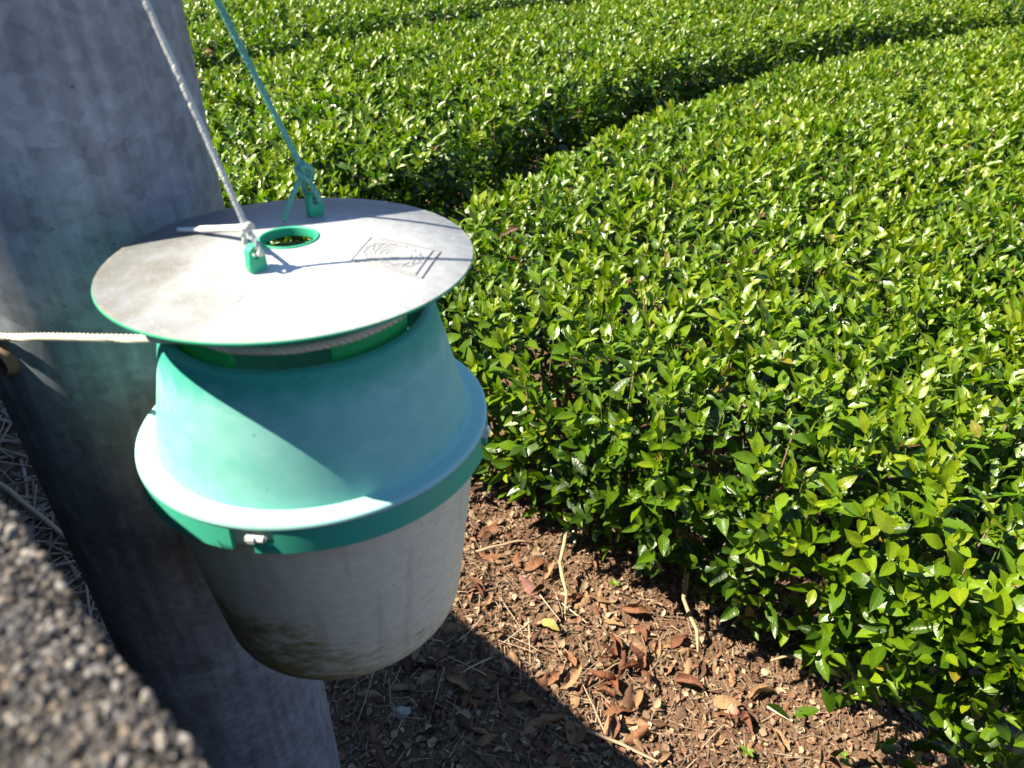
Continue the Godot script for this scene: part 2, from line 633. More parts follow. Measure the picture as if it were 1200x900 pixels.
func build_hedge(root: Node3D, span: Array, dens: Array, shapes: Array, heroes: Array, all: Material, pal: Array, pal_m: Array, yel: Material, bark: Material, shoot_m: Material, h: int) -> void:
	var o0: float = span[0]
	var o1: float = span[1]
	var s1: float = span[3]
	var cut_m := mat(Color(0.22, 0.15, 0.095), 0.85)
	var und := noise(60 + h, 1.3)
	var gaps := noise(70 + h, 7.0, FastNoiseLite.TYPE_SIMPLEX_SMOOTH, 2)
	var at := root.position
	var spots := []     # point, normal, age_shade (0 young top .. 1 old inside and shade-darkened flanks)
	var rad := 0.10
	var crisp := 0.055
	var top := func(s: float, o: float) -> float:
		var e := minf((s - hedge_start(o)) * 0.9, s1 - s)
		var f := minf(o - o0, o1 - o)
		var drop := 0.0
		if e < rad:
			var t := 1.0 - e / rad
			drop = (1.0 - sqrt(maxf(0.0, 1.0 - t * t))) * 0.75 * rad
		if f < crisp:
			var t := 1.0 - f / crisp
			drop += (1.0 - sqrt(maxf(0.0, 1.0 - t * t))) * 0.8 * crisp
		return HEDGE_TOP - drop + und.get_noise_2d(s, o) * 0.022 - 0.012 * pow((o - (o0 + o1) / 2) / (o1 - o0) * 2, 2)
	var smin := hedge_start(o1)
	if h > 0:
		smin = -0.75 if h == 1 else 0.0
	var area := (s1 - smin) * (o1 - o0)
	for k in int(area * dens[0]):
		var s := rng.randf_range(smin, s1)
		var o := rng.randf_range(o0, o1)
		if s < hedge_start(o):
			continue
		var far := s > 2.2
		if far and rng.randf() < 0.12:
			continue
		if gaps.get_noise_2d(s, o) < -0.9:
			continue
		var y: float = top.call(s, o)
		var ds: float = (top.call(s + 0.01, o) - y) / 0.01
		var d_o: float = (top.call(s, o + 0.01) - y) / 0.01
		var a := deg_to_rad(AZ0) + s / BEND
		var fw := Vector3(sin(a), 0, -cos(a))
		var rt := Vector3(cos(a), 0, sin(a))
		var nrm := (Vector3.UP - fw * clampf(ds, -2, 2) - rt * clampf(d_o, -2, 2)).normalized()
		spots.append([flat(row_point(s, o), y - 0.028 * pow(rng.randf(), 1.6)), nrm, 0.0])
		for again in (2 if rng.randf() < dens[1] / dens[0] else 1) + (1 if h > 0 else 0):
			# older leaves inside the crown
			spots.append([flat(row_point(s, o), y - rng.randf_range(0.03, 0.24)), nrm, 1.0])
	# flanks, their leaves coloured dark to paint the gap's shade, and the cut end
	for side in 3:
		var lng := (s1 - smin) if side < 2 else (o1 - o0) * 1.05
		for k in int(lng * 0.36 * dens[0] * (1.5 if side == 2 else 1.5 if h == 0 else 2.6)):
			var s := rng.randf_range(smin, s1)
			var o := o0 if side == 0 else o1
			if side == 2:
				o = rng.randf_range(o0, o1)
				s = hedge_start(o)
			elif s < hedge_start(o):
				continue
			var a := deg_to_rad(AZ0) + s / BEND
			var fw := Vector3(sin(a), 0, -cos(a))
			var rt := Vector3(cos(a), 0, sin(a))
			var out := -rt if side == 0 else rt if side == 1 else -(flat(WALL_OUT)).normalized()
			var t := pow(rng.randf(), 0.8)
			var y := lerpf(0.07, HEDGE_TOP - 0.07, t)
			var inn := rng.randf_range(0.0, 0.06 if side == 2 else 0.20) + pow(1.0 - t, 1.6) * 0.10
			if gaps.get_noise_3d(s * 0.8, o * 0.8, y * 1.3) < -0.42 + 0.25 * (1.0 - t) or rng.randf() > 0.45 + 0.55 * t:
				continue
			var b := flat(row_point(s, o), y) - out * inn
			spots.append([b, (out + Vector3.UP * 0.35).normalized(), (0.35 if side == 2 else 1.0) + (0.65 if side == 2 else 0.2) * (1.0 - t)])
	# shoots with leaves
	var leaves := []     # transform, shape, colour index, brightness
	var sticks := Geo.new()
	var brown := Geo.new()
	for sp in spots:
		var base: Vector3 = sp[0]
		var age_shade: float = sp[2]
		var up: Vector3 = (sp[1] * 0.8 + Vector3.UP * (0.7 - 0.4 * age_shade) + Vector3(rng.randf_range(-1, 1), rng.randf_range(-0.6, 0.6), rng.randf_range(-1, 1)) * (0.36 + 0.36 * age_shade)).normalized()
		var n := rng.randi_range(3, 5) if age_shade < 0.5 else rng.randi_range(2, 4)
		var az := rng.randf() * TAU
		var u := up.cross(Vector3(0.3, 0.1, 0.9)).normalized()
		var v := up.cross(u)
		var patch := gaps.get_noise_2d(base.x * 0.45, base.z * 0.45) * 1.8
		var grow := rng.randf_range(0.72, 1.18) * (1.0 + 0.12 * patch)
		for k in n:
			az += 2.4 + rng.randf_range(-0.5, 0.5)
			var t := float(k) / maxf(n - 1, 1)
			var lift := lerpf(0.35, 1.0 + 0.2 * age_shade, t) + rng.randf_range(-0.25, 0.35)     # angle off the stem
			var out := (u * cos(az) + v * sin(az))
			var d := (up * cos(lift) + out * sin(lift)).normalized()
			var size := lerpf(0.018, 0.039, pow(t, 0.8)) * grow * rng.randf_range(0.72, 1.25) * (1.0 + 0.12 * age_shade)
			size = minf(size, 0.044)
			var y := (up - d * up.dot(d)).normalized()
			var z := d.cross(y)
			var roll := rng.randf_range(-0.45, 0.45)
			var b := Basis(d, y, z).rotated(d, roll).scaled_local(Vector3(size, size, size * rng.randf_range(0.9, 1.25)))
			var pos := base + up * (0.026 * (1.0 - t)) * grow
			var ci := int(clampf(lerpf(0.3, 3.6, t) + age_shade * 2.8 + rng.randf_range(-1.3, 1.5) - patch, 0, 7))
			leaves.append([Transform3D(b, pos), rng.randi() % 4, ci, size])
		if h == 0 and rng.randf() < 0.4 and age_shade < 0.6:
			sticks.tube(PackedVector3Array([base - up * 0.05 - at, base + up * 0.024 * grow - at]), [0.0011, 0.0007], 4)
		if h < 2 and age_shade < 0.2 and rng.randf() < 0.05:
			brown.tube(PackedVector3Array([base - Vector3.UP * 0.07 - at, base + up * 0.012 - at, base + up * 0.026 + Vector3(rng.randf_range(-1, 1), 0, rng.randf_range(-1, 1)) * 0.006 - at]), [0.0016, 0.0013, 0.0011], 5)
	# the 300 leaves that show largest become parts
	var order := []
	for k in leaves.size():
		var t: Transform3D = leaves[k][0]
		var q := shown(t.origin + t.basis.x * 0.5)
		if q.z > 0 and q.x > (0.485 if h == 0 else 0.23) and q.x < 1.0 and q.y > 0.0 and q.y < 1.0 and not (h == 1 and q.y > 0.27):
			var eye := (cam_t.origin - t.origin).normalized()
			var face := absf(t.basis.y.normalized().dot(eye)) + 0.25
			var hid := clampf((t.origin.y - HEDGE_TOP + 0.06) * 12.0, 0.15, 1.0)
			order.append([-leaves[k][3] / q.z * face * hid, k])
	order.sort_custom(func(a, b): return a[0] < b[0])
	var chosen := {}
	for k in mini(300, order.size()):
		chosen[order[k][1]] = true
	var lots := [[], [], [], []]
	var tints := [PackedColorArray(), PackedColorArray(), PackedColorArray(), PackedColorArray()]
	for k in leaves.size():
		var L: Array = leaves[k]
		var t: Transform3D = L[0]
		t.origin -= at
		if chosen.has(k):
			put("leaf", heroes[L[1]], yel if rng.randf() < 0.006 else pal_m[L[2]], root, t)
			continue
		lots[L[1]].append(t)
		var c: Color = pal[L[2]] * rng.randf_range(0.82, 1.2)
		var q := rng.randf()
		if q < 0.006:
			c = Color(0.32, 0.28, 0.03)
		elif q < 0.008:
			c = Color(0.16, 0.075, 0.03)
		tints[L[1]].append(c)
	for k in 4:
		scatter("foliage", shapes[k], all, lots[k], tints[k], root)
	if h < 2:
		put("cut_twigs", brown.mesh(), cut_m, root).set_meta("kind", "stuff")
	if h == 0:
		var st := put("shoot_stems", sticks.mesh(), shoot_m, root)
		st.set_meta("kind", "stuff")
	print("hedge ", h, " leaves ", leaves.size())
	# woody stems rising from the soil
	var stems := Geo.new()
	var count := 26 if h == 0 else 12
	for k in count:
		var o := lerpf(o0 + 0.2, o1 - 0.12, rng.randf())
		var s := hedge_start(o) + (rng.randf_range(0.24, 0.42) if k < 14 else rng.randf_range(0.3, 2.5))
		var foot := flat(row_point(s, o), -0.02)
		for br in rng.randi_range(2, 4):
			var a := rng.randf() * TAU
			var reach := rng.randf_range(0.06, 0.2)
			var tip := foot + Vector3(cos(a) * reach, rng.randf_range(0.26, 0.38), sin(a) * reach)
			var pts := PackedVector3Array()
			for i in 6:
				var t := i / 5.0
				pts.append(foot.lerp(tip, t) + Vector3(sin(t * 7 + k), 0, cos(t * 6 + br)) * 0.012 * t - at)
			if h == 0 and k < 14 and br == 0:
				var one := Geo.new()
				one.tube(pts, [0.007, 0.0065, 0.006, 0.005, 0.004, 0.003], 7, 0.15, rng)
				put("woody_stem", one.mesh(0.0003), bark, root)
			else:
				stems.tube(pts, [0.008, 0.007, 0.006, 0.005, 0.004, 0.003], 5, 0.15, rng)
	put("inner_branches", stems.mesh(), bark, root).set_meta("kind", "stuff")
	if h == 0:
		# bare pale branches that poke out at the foot of the cut end
		var pale := mat(Color(0.36, 0.29, 0.17), 0.9)
		for d in [[Vector3(0.294, 0.12, -0.906), Vector3(0.315, 0.008, -0.767), 0.0042], [Vector3(0.30, 0.17, -0.88), Vector3(0.215, 0.15, -0.90), 0.0035], [Vector3(0.53, 0.10, -0.72), Vector3(0.40, 0.085, -0.70), 0.0035], [Vector3(0.575, 0.12, -0.66), Vector3(0.46, 0.08, -0.63), 0.003], [Vector3(0.10, 0.10, -1.0), Vector3(0.10, 0.0, -0.84), 0.0035]]:
			var pts := PackedVector3Array()
			for i in 7:
				var t := i / 6.0
				pts.append(d[0].lerp(d[1], t) + Vector3(sin(t * 9.0), cos(t * 7.0), sin(t * 5.0 + 1)) * 0.006 - at)
			var g := Geo.new()
			var r: float = d[2]
			g.tube(pts, [r, r * 0.9, r * 1.1, r * 0.85, r * 0.9, r * 0.7, r * 0.35], 8, 0.22, rng)
			put("bare_branch", g.mesh(0.0003), pale, root)

# ---------------------------------------------------------------- the trap
func cap_y(r: float) -> float:
	return DOME * (1.0 - r * r / 0.01)

func on_cap(x: float, f: float, lift := 0.0) -> Vector3:    # point on the cap in the trap's own axes
	return Vector3(x, TALL + cap_y(Vector2(x, f).length()) + lift, -f) * K

func trap() -> void:
	var o := thing("bucket_trap", "green and white bucket trap with a round pale lid, hanging by two cords", "insect trap", trap_t)
	# materials
	var n1 := noise(41, 0.006)
	var n2 := noise(42, 0.035)
	var n3 := noise(43, 0.2, FastNoiseLite.TYPE_SIMPLEX_SMOOTH, 3)
	var sc := noise(44, 0.02)
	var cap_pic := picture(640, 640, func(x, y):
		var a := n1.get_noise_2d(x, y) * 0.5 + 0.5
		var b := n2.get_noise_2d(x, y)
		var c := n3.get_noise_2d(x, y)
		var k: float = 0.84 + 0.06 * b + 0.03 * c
		var glare: float = clampf(1.15 - Vector2(x - 370, y - 420).length() / 290.0, 0.0, 1.0)  # soft sun glare painted into the lid's colour
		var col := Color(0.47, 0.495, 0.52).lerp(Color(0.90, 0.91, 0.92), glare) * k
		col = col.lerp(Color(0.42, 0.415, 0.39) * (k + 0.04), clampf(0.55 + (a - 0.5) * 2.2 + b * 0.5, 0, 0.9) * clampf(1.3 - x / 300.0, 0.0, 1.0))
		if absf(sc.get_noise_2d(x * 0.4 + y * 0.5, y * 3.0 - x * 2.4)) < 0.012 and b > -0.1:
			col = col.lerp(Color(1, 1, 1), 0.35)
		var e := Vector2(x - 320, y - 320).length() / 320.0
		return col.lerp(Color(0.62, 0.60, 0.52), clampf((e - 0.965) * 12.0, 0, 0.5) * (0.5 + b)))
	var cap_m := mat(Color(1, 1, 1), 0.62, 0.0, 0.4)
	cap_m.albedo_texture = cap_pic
	var green := mat(Color(0.035, 0.40, 0.225), 0.5, 0.0, 0.45)
	green.backlight_enabled = true
	green.backlight = Color(0.20, 0.42, 0.22)
	var glow_m := mat(Color(0.04, 0.52, 0.22), 0.45, 0.0, 0.45)
	glow_m.backlight_enabled = true
	glow_m.backlight = Color(0.5, 0.95, 0.5)
	var cone_pic := picture(1024, 256, func(x, y):
		var a := n1.get_noise_2d(x * 1.0, y * 2.0) * 0.5 + 0.5
		var b := n2.get_noise_2d(x * 0.9, y * 0.7)
		var c := n3.get_noise_2d(x, y)
		var chalk: float = clampf(0.64 + 0.18 * (a - 0.5) + 0.07 * b + 0.04 * c, 0, 1) * clampf((256.0 - y + 10.0 + 12.0 * b) / 70.0, 0.35, 1.0)
		var col := Color(0.09, 0.57, 0.48).lerp(Color(0.71, 0.85, 0.85), chalk)
		if n2.get_noise_2d(x * 1.7 + 900, y * 1.7) > 0.66:
			col *= 0.82
		if n3.get_noise_2d(x * 0.5 + 90, y * 0.5) > 0.80:
			col *= 0.55
		return col)
	var cone_m := mat(Color(1, 1, 1), 0.55, 0.0, 0.45)
	cone_m.albedo_texture = cone_pic
	cone_m.uv1_scale = Vector3(1, 1, 1)
	cone_m.backlight_enabled = true
	cone_m.backlight = Color(0.16, 0.40, 0.22)
	var flange_m := mat(Color(0.27, 0.52, 0.48), 0.6, 0.0, 0.4)
	var skirt_m := mat(Color(0.05, 0.40, 0.27), 0.45, 0.0, 0.5)
	skirt_m.backlight_enabled = true
	skirt_m.backlight = Color(0.12, 0.26, 0.18)

	# rain cap: domed top, thin edge and green underside
	var g := Geo.new()
	var p := PackedVector3Array()
	var q := PackedVector2Array()
	for i in 26:
		var r := lerpf(0.0998, 0.0155, i / 25.0)
		for j in 121:
			var t := TAU * j / 120
			p.append(on_cap(cos(t) * r, -sin(t) * r, 0.0005 * n1.get_noise_2d(cos(t) * r * 900.0, sin(t) * r * 900.0) * clampf((0.0995 - r) * 60.0, 0.0, 1.0) * clampf((r - 0.016) * 200.0, 0.0, 1.0) * clampf((0.033 - cos(t) * r) * 120.0, 0.0, 1.0)))
			q.append(Vector2(0.5 + cos(t) * r / 0.2, 0.5 + sin(t) * r / 0.2))
	g.grid(p, 26, 121, false, q)
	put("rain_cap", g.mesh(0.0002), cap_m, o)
	var u := Geo.new()
	var y0 := TALL * K
	var prof := []
	for i in 16:
		var r := lerpf(0.0155, 0.0985, i / 15.0)
		prof.append(Vector2(r, TALL + cap_y(r) - 0.0022) * K)
	for e in [[0.0998, -0.0018], [0.10035, -0.0009], [0.1000, -0.0002], [0.0998, 0.0]]:
		prof.append(Vector2(e[0] * K, y0 + e[1] * K))
	u.lathe(prof, 120)
	var hole := []
	for e in [[0.0163, 0.0111], [0.0158, 0.0114], [0.0150, 0.0112], [0.0147, 0.0105], [0.0147, 0.0062], [0.0150, 0.0058], [0.0162, 0.0058], [0.0164, 0.0064], [0.0163, 0.0111]]:
		hole.append(Vector2(e[0], TALL + e[1]) * K)
	hole.reverse()
	put("cap_underside", u.mesh(0.0002), green, o)
	var hg := Geo.new()
	hg.lathe(hole, 56)
	put("centre_hole_collar", hg.mesh(0.0002), green, o)
	# moulding mark
	var dg := Geo.new()
	var dp := PackedVector3Array()
	for i in 7:
		var r := [0.0056, 0.0053, 0.0046, 0.0038, 0.0030, 0.0016, 0.0][i] as float
		for j in 29:
			var t := TAU * j / 28
			dp.append(on_cap(-0.0106 + cos(t) * r, -0.0658 - sin(t) * r, [0.00002, 0.0003, 0.00035, 0.0003, 0.00006, 0.00004, 0.00004][i]))
	dg.grid(dp, 7, 29)
	put("moulding_mark", dg.mesh(), mat(Color(0.26, 0.27, 0.27), 0.6), o)
	# embossed label: a framed square with a swirl
	label_plate(o)
	# two lugs
	for s in [[0.0048, 0.0417], [-0.0051, -0.0403]]:
		var lg := Geo.new()
		var wdir := Vector3(0.66, 0, -0.75)
		var ndir := Vector3(0.75, 0, 0.66)
		var base := Vector3(s[0], TALL + cap_y(Vector2(s[0], s[1]).length()) - 0.001, -s[1])
		var lp := PackedVector3Array()
		# outline of the tab with a hole, as rings from front hole edge out over the rim to the back
		var ring := func(scale_out: float, depth: float) -> void:
			for j in 33:
				var a := TAU * j / 32
				var w := 0.0053
				var hh := Vector2(cos(a), sin(a))
				var pt := Vector2(hh.x * 0.0024, 0.0105 + hh.y * 0.0024)
				# the outside: a tall arch
				var far := 0.0
				for k in 60:
					var tr := pt.lerp(pt + hh * 0.03, k / 60.0)
					var inside: bool = tr.y > 0.0 and absf(tr.x) < w * (1.0 - 0.12 * tr.y / 0.012) and (tr.y < 0.0105 or Vector2(tr.x, tr.y - 0.0105).length() < w * 0.88)
					if not inside:
						break
					far = k / 60.0
				var pp := pt.lerp(pt + hh * 0.03 * far, scale_out)
				lp.append((base + wdir * pp.x + Vector3.UP * pp.y + ndir * depth) * K)
		ring.call(0.0, -0.0022)
		ring.call(0.0, 0.0022)
		ring.call(0.12, 0.0026)
		ring.call(0.88, 0.0026)
		ring.call(0.98, 0.0020)
		ring.call(1.0, 0.0)
		ring.call(0.98, -0.0020)
		ring.call(0.88, -0.0026)
		ring.call(0.12, -0.0026)
		ring.call(0.0, -0.0022)
		lg.grid(lp, 10, 33, true)
		put("lug", lg.mesh(0.0001), green, o)

	# funnel body
	var c := Geo.new()
	var pr := []
	var H := func(r: float, h: float) -> Vector2: return Vector2(r, TALL - h) * K
	for k in 13:
		var t := k / 12.0
		pr.append(H.call(lerpf(0.0934, 0.0774, t), lerpf(0.1025, 0.0355, t)))
	for e in [[0.0766, 0.0332], [0.0753, 0.0315], [0.0735, 0.0307], [0.0715, 0.0306], [0.0700, 0.0314], [0.0690, 0.0330], [0.0686, 0.0360], [0.062, 0.050], [0.045, 0.075], [0.028, 0.098], [0.024, 0.125]]:
		pr.append(H.call(e[0], e[1]))
	c.lathe(pr, 120)
	put("funnel_body", c.mesh(0.0002), cone_m, o)
	# the collar that carries the cap: four curved panels with openings between
	for k in 4:
		var a0 := deg_to_rad(-96.0 + k * 90.0 + 34.0)
		var w := deg_to_rad(46.0)
		var cg := Geo.new()
		arc_bar(cg, [Vector2(0.0640, 0.046), Vector2(0.0664, 0.046), Vector2(0.0664, -0.0025), Vector2(0.0640, -0.0025)], a0, a0 + w, 14)
		put("collar_panel", cg.mesh(), glow_m, o)
	# flange and its skirt
	var f := Geo.new()
	f.lathe([H.call(0.0990, 0.1060), H.call(0.1048, 0.1060), H.call(0.1052, 0.1052), H.call(0.1049, 0.1035), H.call(0.1040, 0.1026), H.call(0.1030, 0.1024), H.call(0.0962, 0.1025), H.call(0.0950, 0.1021), H.call(0.0925, 0.1015)], 128)
	put("flange", f.mesh(0.0002), flange_m, o)
	for k in 4:
		var mid := -96.0 + 90.0 * k
		var sg := Geo.new()
		arc_bar(sg, [Vector2(0.1020, 0.1205), Vector2(0.1056, 0.1205), Vector2(0.1048, 0.1061), Vector2(0.1020, 0.1061)], deg_to_rad(mid + 6.4), deg_to_rad(mid + 83.6), 40)
		arc_bar(sg, [Vector2(0.1020, 0.1205), Vector2(0.1056, 0.1205), Vector2(0.1053, 0.1150), Vector2(0.1020, 0.1150)], deg_to_rad(mid + 0.3), deg_to_rad(mid + 6.4), 5)
		put("skirt", sg.mesh(), skirt_m, o)
	# bucket
	var n4 := noise(45, 0.012)
	var bk_pic := picture(1024, 384, func(x, y):
		var h: float = y / 384.0       # 0 at the bottom
		var b := n2.get_noise_2d(x, y * 1.5)
		var a := n4.get_noise_2d(x, y)
		var c3 := n3.get_noise_2d(x * 0.6, y * 0.9)
		var col := Color(0.92, 0.92, 0.83) * (0.97 + 0.05 * b)
		var th: float = x / 1024.0
		var side := exp(-pow((th - 0.36) / 0.07, 2.0)) + 0.6 * exp(-pow((th - 0.26) / 0.06, 2.0))
		var algae: float = clampf((0.20 + 0.32 * side - h) * 3.4 + a * 0.9 + b * 0.9 - 0.12, 0, 1) * clampf(0.35 + side, 0.3, 1.0)
		col = col.lerp(Color(0.52, 0.49, 0.28), algae * 0.8)
		var dirt := clampf(n2.get_noise_2d(x * 0.55 + 77, y * 2.2) * 2.0 - 0.55 + 0.5 * (0.28 - h), 0, 1)
		col = col.lerp(Color(0.38, 0.34, 0.19), dirt * clampf(0.75 - h * 1.5 + 0.2 * side, 0.0, 0.8))
		col = col.lerp(Color(0.70, 0.66, 0.55), clampf(n4.get_noise_2d(x * 2.2, y * 0.15) * 1.2 - 0.15, 0, 0.22))
		if c3 > 0.60:
			col *= 0.72
		return col)
	var bk := mat(Color(1, 1, 1), 0.42, 0.0, 0.5)
	bk.albedo_texture = bk_pic
	bk.backlight_enabled = true
	bk.backlight = Color(0.26, 0.26, 0.22)
	var bg := Geo.new()
	var bp := [H.call(0.0, 0.2635), H.call(0.056, 0.2645), H.call(0.0665, 0.2640), H.call(0.0725, 0.2622), H.call(0.0770, 0.2590), H.call(0.0802, 0.2545), H.call(0.0820, 0.2490)]
	for k in 12:
		var t := k / 11.0
		bp.append(H.call(lerpf(0.0830, 0.0978, t), lerpf(0.243, 0.1225, t)))
	for e in [[0.0984, 0.1218], [0.1010, 0.1205], [0.1014, 0.1190], [0.1014, 0.1066], [0.0972, 0.1064], [0.0955, 0.12], [0.0815, 0.240], [0.070, 0.252], [0.0, 0.253]]:
		bp.append(H.call(e[0], e[1]))
	var cells := PackedVector3Array()
	var cuv := PackedVector2Array()
	for r in bp:
		for j in 121:
			var t := TAU * j / 120
			cells.append(Vector3(cos(t) * r.x, r.y, sin(t) * r.x))
			cuv.append(Vector2(float(j) / 120.0, r.y / (0.150 * K)))
	bg.grid(cells, bp.size(), 121, false, cuv)
	put("bucket", bg.mesh(0.0002), bk, o)
	# bayonet pegs of the bucket in the slots of the skirt
	var peg := mat(Color(0.52, 0.55, 0.52), 0.3, 0.0, 0.6)
	for k in 4:
		var a := deg_to_rad(-96.0 + 90.0 * k + 1.2)
		var out := Vector3(cos(a), 0, -sin(a))
		var tan_ := Vector3(-sin(a), 0, -cos(a))
		var pg := Geo.new()
		var b := Basis(tan_, Vector3.UP, out).orthonormalized()
		pg.box((out * 0.1028 + Vector3.UP * (TALL - 0.1112)) * K, Vector3(0.0118, 0.0038, 0.0086) * K, b, 0.0013)
		pg.box((out * 0.1066 + tan_ * -0.0015 + Vector3.UP * (TALL - 0.1111)) * K, Vector3(0.0052, 0.0046, 0.0024) * K, b, 0.001)
		put("peg", pg.mesh(), peg, o)
	tag(o, "green and white bucket trap with a round pale lid, hanging by two cords", "insect trap")

func arc_bar(g: Geo, sec: Array, a0: float, a1: float, segs: int) -> void:
	# sec: four (radius, depth below the rim) corners: inner low, outer low, outer high, inner high; angles run from right towards forward
	var quad := func(e: Vector2, f: Vector2, flip: bool) -> void:
		var p := PackedVector3Array()
		for i in segs + 1:
			var a := lerpf(a0, a1, float(i) / segs)
			for c in [e, f]:
				p.append(Vector3(cos(a) * c.x, TALL - c.y, -sin(a) * c.x) * K)
		g.grid(p, segs + 1, 2, flip)
	quad.call(sec[1], sec[2], false)
	quad.call(sec[2], sec[3], false)
	quad.call(sec[3], sec[0], false)
	quad.call(sec[0], sec[1], false)
	for e in 2:
		var a := a0 if e == 0 else a1
		var p := PackedVector3Array()
		for c in [sec[0], sec[1], sec[3], sec[2]]:
			p.append(Vector3(cos(a) * c.x, TALL - c.y, -sin(a) * c.x) * K)
		g.grid(p, 2, 2, e == 1)

func label_plate(o: Node3D) -> void:
	var c := [Vector2(0.0439, 0.0059), Vector2(0.0386, -0.0282), Vector2(0.0761, -0.037), Vector2(0.0824, -0.0025)]
	var at := func(a: float, b: float) -> Vector2: return c[0].lerp(c[3], a).lerp(c[1].lerp(c[2], a), b)
	# the sunk panel, a hair above the cap
	var g := Geo.new()
	var p := PackedVector3Array()
	for i in 13:
		for j in 13:
			var d: Vector2 = at.call(0.03 + 0.87 * j / 12.0, 0.03 + 0.90 * i / 12.0)
			p.append(on_cap(d.x, d.y, 0.0002))
	g.grid(p, 13, 13, true)
	put("label_panel", g.mesh(), mat(Color(0.29, 0.30, 0.31), 0.6), o)
	var dark := mat(Color(0.24, 0.245, 0.25), 0.7)
	var ridge := Geo.new()
	var stroke := func(into: Geo, pts: Array, w: float) -> void:
		var path := PackedVector3Array()
		for k in pts:
			var d: Vector2 = at.call(k.x, k.y)
			path.append(on_cap(d.x, d.y, 0.00028))
		into.tube(path, [w * K], 5)
	var line := func(a: Vector2, b: Vector2, w: float) -> void:
		var pts := []
		for k in 9:
			pts.append(a.lerp(b, k / 8.0))
		stroke.call(ridge, pts, w)
	line.call(Vector2(0, 0), Vector2(1, 0), 0.00026)
	line.call(Vector2(0, 1), Vector2(1, 1), 0.0004)
	line.call(Vector2(0, 0), Vector2(0, 1), 0.00026)
	line.call(Vector2(1, 0), Vector2(1, 1), 0.0005)
	line.call(Vector2(0.90, 0.03), Vector2(0.90, 0.94), 0.0004)
	line.call(Vector2(0.03, 0.93), Vector2(0.90, 0.93), 0.00026)
	put("label_frame", ridge.mesh(), dark, o)
	var swirl := Geo.new()
	# a swirl of bent strokes about the middle
	for k in 3:
		var pts := []
		for i in 22:
			var a := 0.4 + k * 0.5 + i * (0.20 + 0.02 * k)
			pts.append(Vector2(0.46 + cos(a) * (0.10 + 0.075 * k), 0.50 + sin(a) * (0.10 + 0.085 * k)))
		stroke.call(swirl, pts, 0.0003)
	for k in 14:
		var a := TAU * k / 14.0
		var pts := []
		for i in 6:
			var r := 0.30 + 0.11 * i / 5.0
			var b := a + 0.5 * sin(i * 0.6)
			pts.append(Vector2(0.46 + cos(b) * r, 0.48 + sin(b) * r * 1.05))
		stroke.call(swirl, pts, 0.00035)
	put("label_emblem", swirl.mesh(), mat(Color(0.24, 0.245, 0.25), 0.6), o)

# ---------------------------------------------------------------- cords and rope
func twist(path: PackedVector3Array, r: float, pitch: float, strands: int, sides := 5) -> Geo:
	# strands laid round a smooth path
	var curve := Curve3D.new()
	for p in path:
		curve.add_point(p)
	var full := curve.get_baked_length()
	var steps := int(full / pitch * 9.0)
	var g := Geo.new()
	var frames := []
	var side := Vector3.ZERO
	for i in steps + 1:
		var d := full * i / steps
		var a := curve.sample_baked(maxf(d - 0.002, 0.0))
		var b := curve.sample_baked(minf(d + 0.002, full))
		var t := (b - a).normalized()
		if side == Vector3.ZERO:
			side = t.cross(Vector3(0.2, 1, 0.1))
		side = (side - t * side.dot(t)).normalized()
		frames.append([curve.sample_baked(d), side, t.cross(side), d])
	for s in strands:
		var pts := PackedVector3Array()
		for f in frames:
			var a: float = TAU * (f[3] / pitch + float(s) / strands)
			pts.append(f[0] + (f[1] * cos(a) + f[2] * sin(a)) * r * 0.5)
		g.tube(pts, [r * (0.55 if strands == 3 else 0.58)], sides)
	return g

func smooth(pts: Array, per := 12) -> PackedVector3Array:
	var out := PackedVector3Array()
	for i in pts.size() - 1:
		var a: Vector3 = pts[maxi(i - 1, 0)]
		var b: Vector3 = pts[i]
		var c: Vector3 = pts[i + 1]
		var d: Vector3 = pts[mini(i + 2, pts.size() - 1)]
		for k in per:
			out.append(b.cubic_interpolate(c, a, d, float(k) / per))
	out.append(pts[-1])
	return out

func knot(c: Vector3, b: Basis, s: float) -> PackedVector3Array:
	var out := PackedVector3Array()
	for i in 61:
		var t := TAU * i / 60.0
		out.append(c + b * (Vector3((2.0 + cos(3 * t)) * cos(2 * t), sin(3 * t) * 1.25, (2.0 + cos(3 * t)) * sin(2 * t)) * s))
	return out

